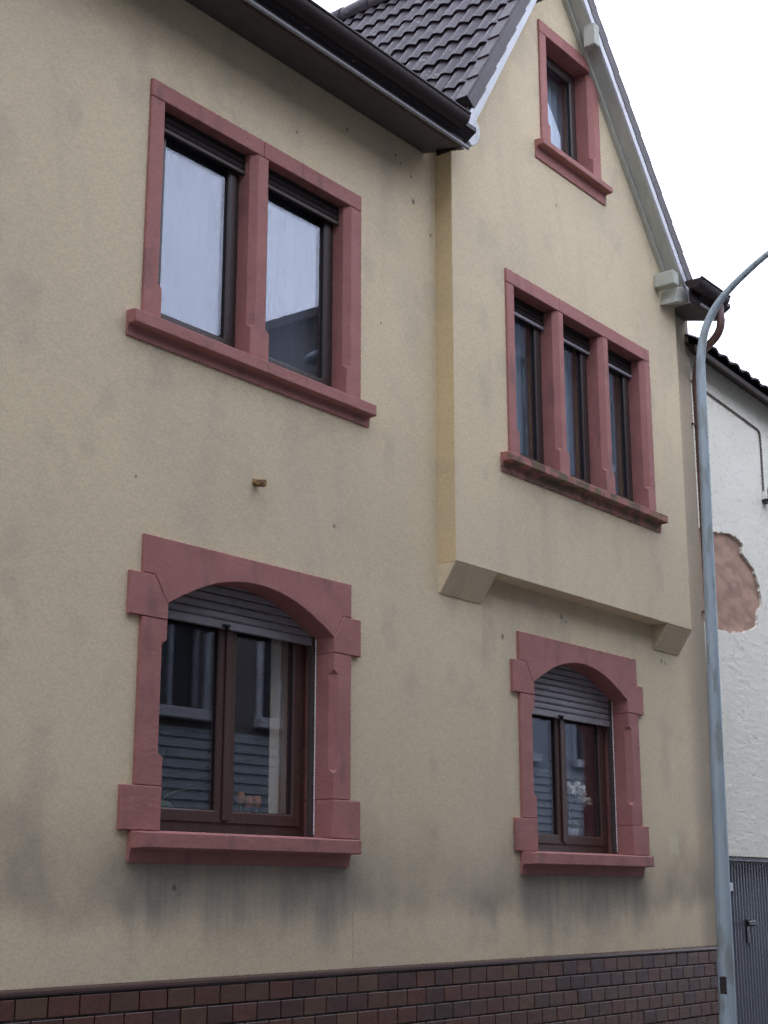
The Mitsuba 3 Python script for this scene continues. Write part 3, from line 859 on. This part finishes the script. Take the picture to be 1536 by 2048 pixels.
q = np.random.default_rng(4)
ring = [(0.1, 4.9), (0.12, 5.10), (0.66, 5.13), (0.85, 5.17), (1.07, 5.20), (1.28, 5.21), (1.38, 5.19), (1.47, 5.17), (1.46, 5.12), (1.43, 5.06), (1.52, 5.03), (1.62, 5.00), (1.74, 4.95), (1.82, 4.87),
        (1.88, 4.78), (1.91, 4.68), (1.92, 4.58), (1.87, 4.52), (1.80, 4.49), (1.77, 4.42), (1.74, 4.33), (1.60, 4.26), (1.42, 4.22), (1.2, 4.19), (1.0, 4.15), (0.7, 4.13), (0.45, 4.12), (0.15, 4.2)]
dense = []
for (a, b), (c, d) in zip(ring, ring[1:] + ring[:1]):
    for t in np.linspace(0, 1, 5)[:-1]:
        dense.append((a + (c - a) * t + q.uniform(-.016, .016), b + (d - b) * t + q.uniform(-.016, .016)))
ring = dense
patch = Polygon(ring).buffer(0)
GX0, GX1, GZ = 0.32, 3.10, 1.93
wall = rect(0.07, 9.0, 0.1, 7.04).difference(rect(GX0, GX1, 0.0, GZ))
skin = wall.difference(patch)
nadd(N + '__wall', prism(skin, 0.0, 0.030, 0), 'mat_rough_plaster')
nadd(N + '__bare_plaster', prism(wall.intersection(rect(0.0, 3.0, 3.9, 5.5)), 0.0305, 0.06, 0), 'mat_bare_plaster', label='patch of bare orange-brown undercoat where the white roughcast has come off')
nadd(N + '__wall', prism(wall, 0.062, 0.35, 0), 'mat_rough_plaster')
nadd(N + '__wall', box(0, 9.0, 6.0, 6.3, 0.1, 7.04, 0), 'mat_rough_plaster')
nadd(N + '__wall', box(8.7, 9.0, 0.35, 6.0, 0.1, 7.04, 0), 'mat_rough_plaster')
# ribbed gate
g, xs = [], np.arange(GX0 + 0.05, GX1 - 0.05, 0.0125)
prof = 0.012 * np.clip(1.6 * np.sin(2 * np.pi * xs / 0.075), -1, 1)
V = np.vstack([np.c_[xs, 0.13 + prof, np.full(len(xs), z)] for z in (0.15, GZ - 0.05)])
F = []
for i in range(len(xs) - 1):
    F += [(i, i + 1, len(xs) + i + 1), (i, len(xs) + i + 1, len(xs) + i)]
gate = nadd(N + '__gate', trimesh.Trimesh(V, F, process=False), 'mat_gate', 30, 'grey-blue ribbed metal gate with a black handle')
nadd(N + '__gate__frame', prism(rect(GX0, GX1, 0.12, GZ).difference(rect(GX0 + 0.045, GX1 - 0.045, 0.0, GZ - 0.045)), 0.10, 0.16, 0.004), 'mat_gate')
nadd(N + '__gate__handle', cat(box(1.10, 1.30, 0.03, 0.055, 1.27, 1.32, 0.01), box(1.24, 1.29, 0.055, 0.115, 1.265, 1.325, 0.008), box(1.22, 1.31, 0.105, 0.116, 1.10, 1.34, 0.004)), 'mat_black')
nadd(N + '__gate__plate', box(0.60, 0.93, 0.104, 0.113, 1.60, 1.68, 0.003), 'mat_pale_plate')
# cable
cab = [(0.0, 6.66), (0.6, 6.64), (1.4, 6.62), (2.1, 6.60), (2.16, 6.57), (2.17, 6.4), (2.16, 5.9)]
nadd(N + '__cable', tube([(a, -0.012, b) for a, b in cab], 0.011, 8), 'mat_cable', 50)
nadd(N + '__cable__bracket', cat(box(2.12, 2.24, -0.09, 0.002, 5.76, 5.80, 0.006), tube([(2.18, -0.08, 5.78), (2.18, -0.08, 5.92)], 0.03, 10)), 'mat_black')
# roof with eave tiles
pitch = math.radians(34)
uN = np.array([0, math.cos(pitch), math.sin(pitch)])
e0 = np.array([0, -0.21, 6.93])
nadd(N + '__roof', prism_yz([(-0.19, 6.86), (-0.19, 6.90), (3.2, 6.90 + 3.39 * math.tan(pitch)), (6.6, 6.88), (6.5, 6.80), (3.2, 6.83 + 3.32 * math.tan(pitch)), (0.0, 6.98)][::-1], -0.02, 9.1, 0), 'mat_deck')
nadd(N + '__roof__eave_board', box(-0.02, 9.1, -0.205, -0.188, 6.85, 6.91, 0.003), 'mat_deck')
base = tile_mesh(0.29, 0.32, 1, amp=0.032)
for r in range(3):
    for c in range(31):
        m = base.copy()
        M = np.eye(4)
        M[:3, 0], M[:3, 1], M[:3, 2] = uN, [1, 0, 0], np.cross(uN, [1, 0, 0])
        if M[2, 2] < 0:
            M[:3, 2] *= -1
        M[:3, 3] = e0 + uN * (r * 0.32 + q.uniform(-.008, .008)) + np.array([c * 0.29 - 0.02, 0, 0])
        m.apply_transform(M)
        nadd(N + '__roof__tile', m, ROOF[c % 3], 40)

# ------------------------------------------------------------------ lamp post
L = 'lamp_post'
tag(L, 'tall blue-grey tapering lamp post bending over the street at the house corner', 'lamp post')
px0, px1, py = 11.085, 11.205, -0.90
pole = [(px0 + (px1 - px0) * t, py - 0.03 * t, 0.118 + (6.0 - 0.118) * t) for t in np.linspace(0, 1, 24)]
pr = list(np.interp(np.linspace(0, 1, 24), [0, 0.1, 0.55, 0.8, 1], [0.068, 0.066, 0.053, 0.045, 0.041]))
add(L + '__pole', tube(pole, pr, 24), 'mat_pole', 60)
arm = spline([(px1, py - 0.03, 5.99), (px1 + 0.002, py - 0.055, 6.20), (px1 + 0.01, py - 0.13, 6.42), (px1 + 0.01, py - 0.26, 6.585), (px1, py - 0.50, 6.755), (px1 - 0.03, py - 0.72, 6.86), (px1 - 0.05, py - 1.3, 7.02), (px1 - 0.06, py - 1.8, 7.07)], 48)
add(L + '__arm', tube(arm, np.interp(np.linspace(0, 1, 48), [0, 0.2, 0.5, 1], [0.040, 0.034, 0.026, 0.024]), 20), 'mat_pole', 60)
add(L + '__collar', tube([(px0, py, 0.12), (px0, py, 0.20)], [0.10, 0.085], 20), 'mat_pole', 40)
hx, hz = px0 + (px1 - px0) * 0.13, 0.90
add(L + '__hatch', box(hx - 0.069, hx - 0.060, py - 0.035, py + 0.02, hz - 0.07, hz + 0.06, 0.004), 'mat_dark_frame')
hd = trimesh.creation.icosphere(subdivisions=3, radius=1.0)
hd.vertices = hd.vertices * [0.13, 0.34, 0.08] + [px1 - 0.06, py - 2.05, 7.06]
add(L + '__lamp_head', hd, 'mat_pole', True)

# ------------------------------------------------------------------ the houses across the street (seen in the panes; the last is unseen, added for shade)
OY = -7.0


def opposite(key, label, x0, x1, eave, ridge, wins, rd=4.5, depth=9.4, gable=False):
    tag(key, label, 'house')
    xm = (x0 + x1) / 2
    body = Polygon([(x0, 0.1), (x1, 0.1), (x1, eave), (xm, ridge), (x0, eave)]) if gable else rect(x0, x1, 0.1, eave)
    for (a, b, c, d) in wins:
        body = body.difference(rect(a, b, c, d))
    m = prism(body, 0.0, 0.3, 0)
    m.vertices[:, 1] = OY - m.vertices[:, 1]
    m.invert()
    add(key + '__wall', m, 'mat_opposite_pale' if eave > 11.5 else 'mat_opposite_wall')
    add(key + '__wall', box(x0 + 0.31, x1 - 0.31, OY - depth + 0.2, OY - 0.5, 0.1, eave - 0.2, 0), 'mat_dark_inside')
    prof = [(OY + 0.45, eave - 0.12), (OY + 0.45, eave), (OY - rd, ridge), (OY - depth, eave), (OY - depth, eave - 0.15)]
    if gable:
        sl = (ridge - eave) / (xm - x0)
        m = prism([(x0 - 0.3, eave - 0.3 * sl + 0.02), (xm, ridge + 0.02), (x1 + 0.3, eave - 0.3 * sl + 0.02), (x1 + 0.3, eave - 0.3 * sl + 0.16), (xm, ridge + 0.16), (x0 - 0.3, eave - 0.3 * sl + 0.16)], OY - depth, OY + 0.3, 0)
        add(key + '__roof', m, 'mat_opposite_roof')
    else:
        add(key + '__roof', prism_yz(prof, x0 - 0.15, x1 + 0.15, 0), 'mat_opposite_roof')
    for (a, b, c, d) in wins:
        f = prism(rect(a - 0.11, b + 0.11, c, d + 0.11).difference(rect(a, b, c - 0.1, d)), 0, 0.06, 0)
        f.vertices[:, 1] = OY + 0.022 - f.vertices[:, 1]
        f.invert()
        w = add(key + '__window', f, 'mat_opposite_sill' if gable else 'mat_opposite_board')
        add(key + '__window_curtain', pane(a, b, OY - 0.24, c, d), 'mat_opposite_curtain')
        add(key + '__window_sill', box(a - 0.16, b + 0.16, OY, OY + 0.14, c - 0.14, c - 0.002, 0.01), 'mat_opposite_sill')
        for lx in (a + 0.03, (a + b) / 2, b - 0.03):
            add(key + '__window_bar', box(lx - 0.03, lx + 0.03, OY - 0.16, OY - 0.11, c, d, 0), 'mat_opposite_board')
    z = 2.2
    while z < 3.6:
        add(key + '__cladding_board', prism_yz([(OY + 0.002, z), (OY + 0.035, z), (OY + 0.012, z + 0.125), (OY + 0.002, z + 0.125)], x0 + 0.02, x1 - 0.02, 0), 'mat_opposite_board')
        z += 0.13


opposite('opposite_house', 'low house across the street with grey boarded wall, mirrored in the larger arched window', 4.2, 13.98, 8.55, 9.7,
         [(12.65, 13.65, 3.86, 5.2), (10.2, 11.2, 3.86, 5.2), (7.6, 8.6, 3.86, 5.2), (5.0, 6.0, 3.86, 5.2)], 2.5, 5.0)
opposite('gabled_opposite_house', 'house across the street whose dark roof edge is mirrored in the upper two-light window', 14.0, 18.9, 9.05, 10.35,
         [(14.75, 15.75, 3.86, 5.2), (17.0, 18.0, 3.86, 5.2), (14.75, 15.75, 6.7, 8.0), (17.0, 18.0, 6.7, 8.0)], 2.5, 5.0, True)
opposite('tall_opposite_house', 'tallest house across the street, mirrored darkly in the three-light bay window', 20.2, 29.5, 11.9, 12.8,
         [(20.6, 21.5, 3.86, 5.2), (23.0, 24.0, 3.86, 5.2), (20.6, 21.5, 6.7, 8.0), (23.0, 24.0, 6.7, 8.0), (25.8, 26.8, 6.7, 8.0), (20.6, 21.5, 9.4, 10.7), (23.0, 24.0, 9.4, 10.7), (25.8, 26.8, 9.4, 10.7)], 2.0, 4.0)
opposite('unseen_shade_house', 'tall plain unseen house across the street on the left, added to shade the lower wall', -14, 3.9, 11.2, 13.0,
         [(1.4, 2.5, 3.86, 5.2), (-1.6, -0.5, 3.86, 5.2), (1.4, 2.5, 6.9, 8.3), (-1.6, -0.5, 6.9, 8.3)])  # added out of view to shade the lower left of the wall
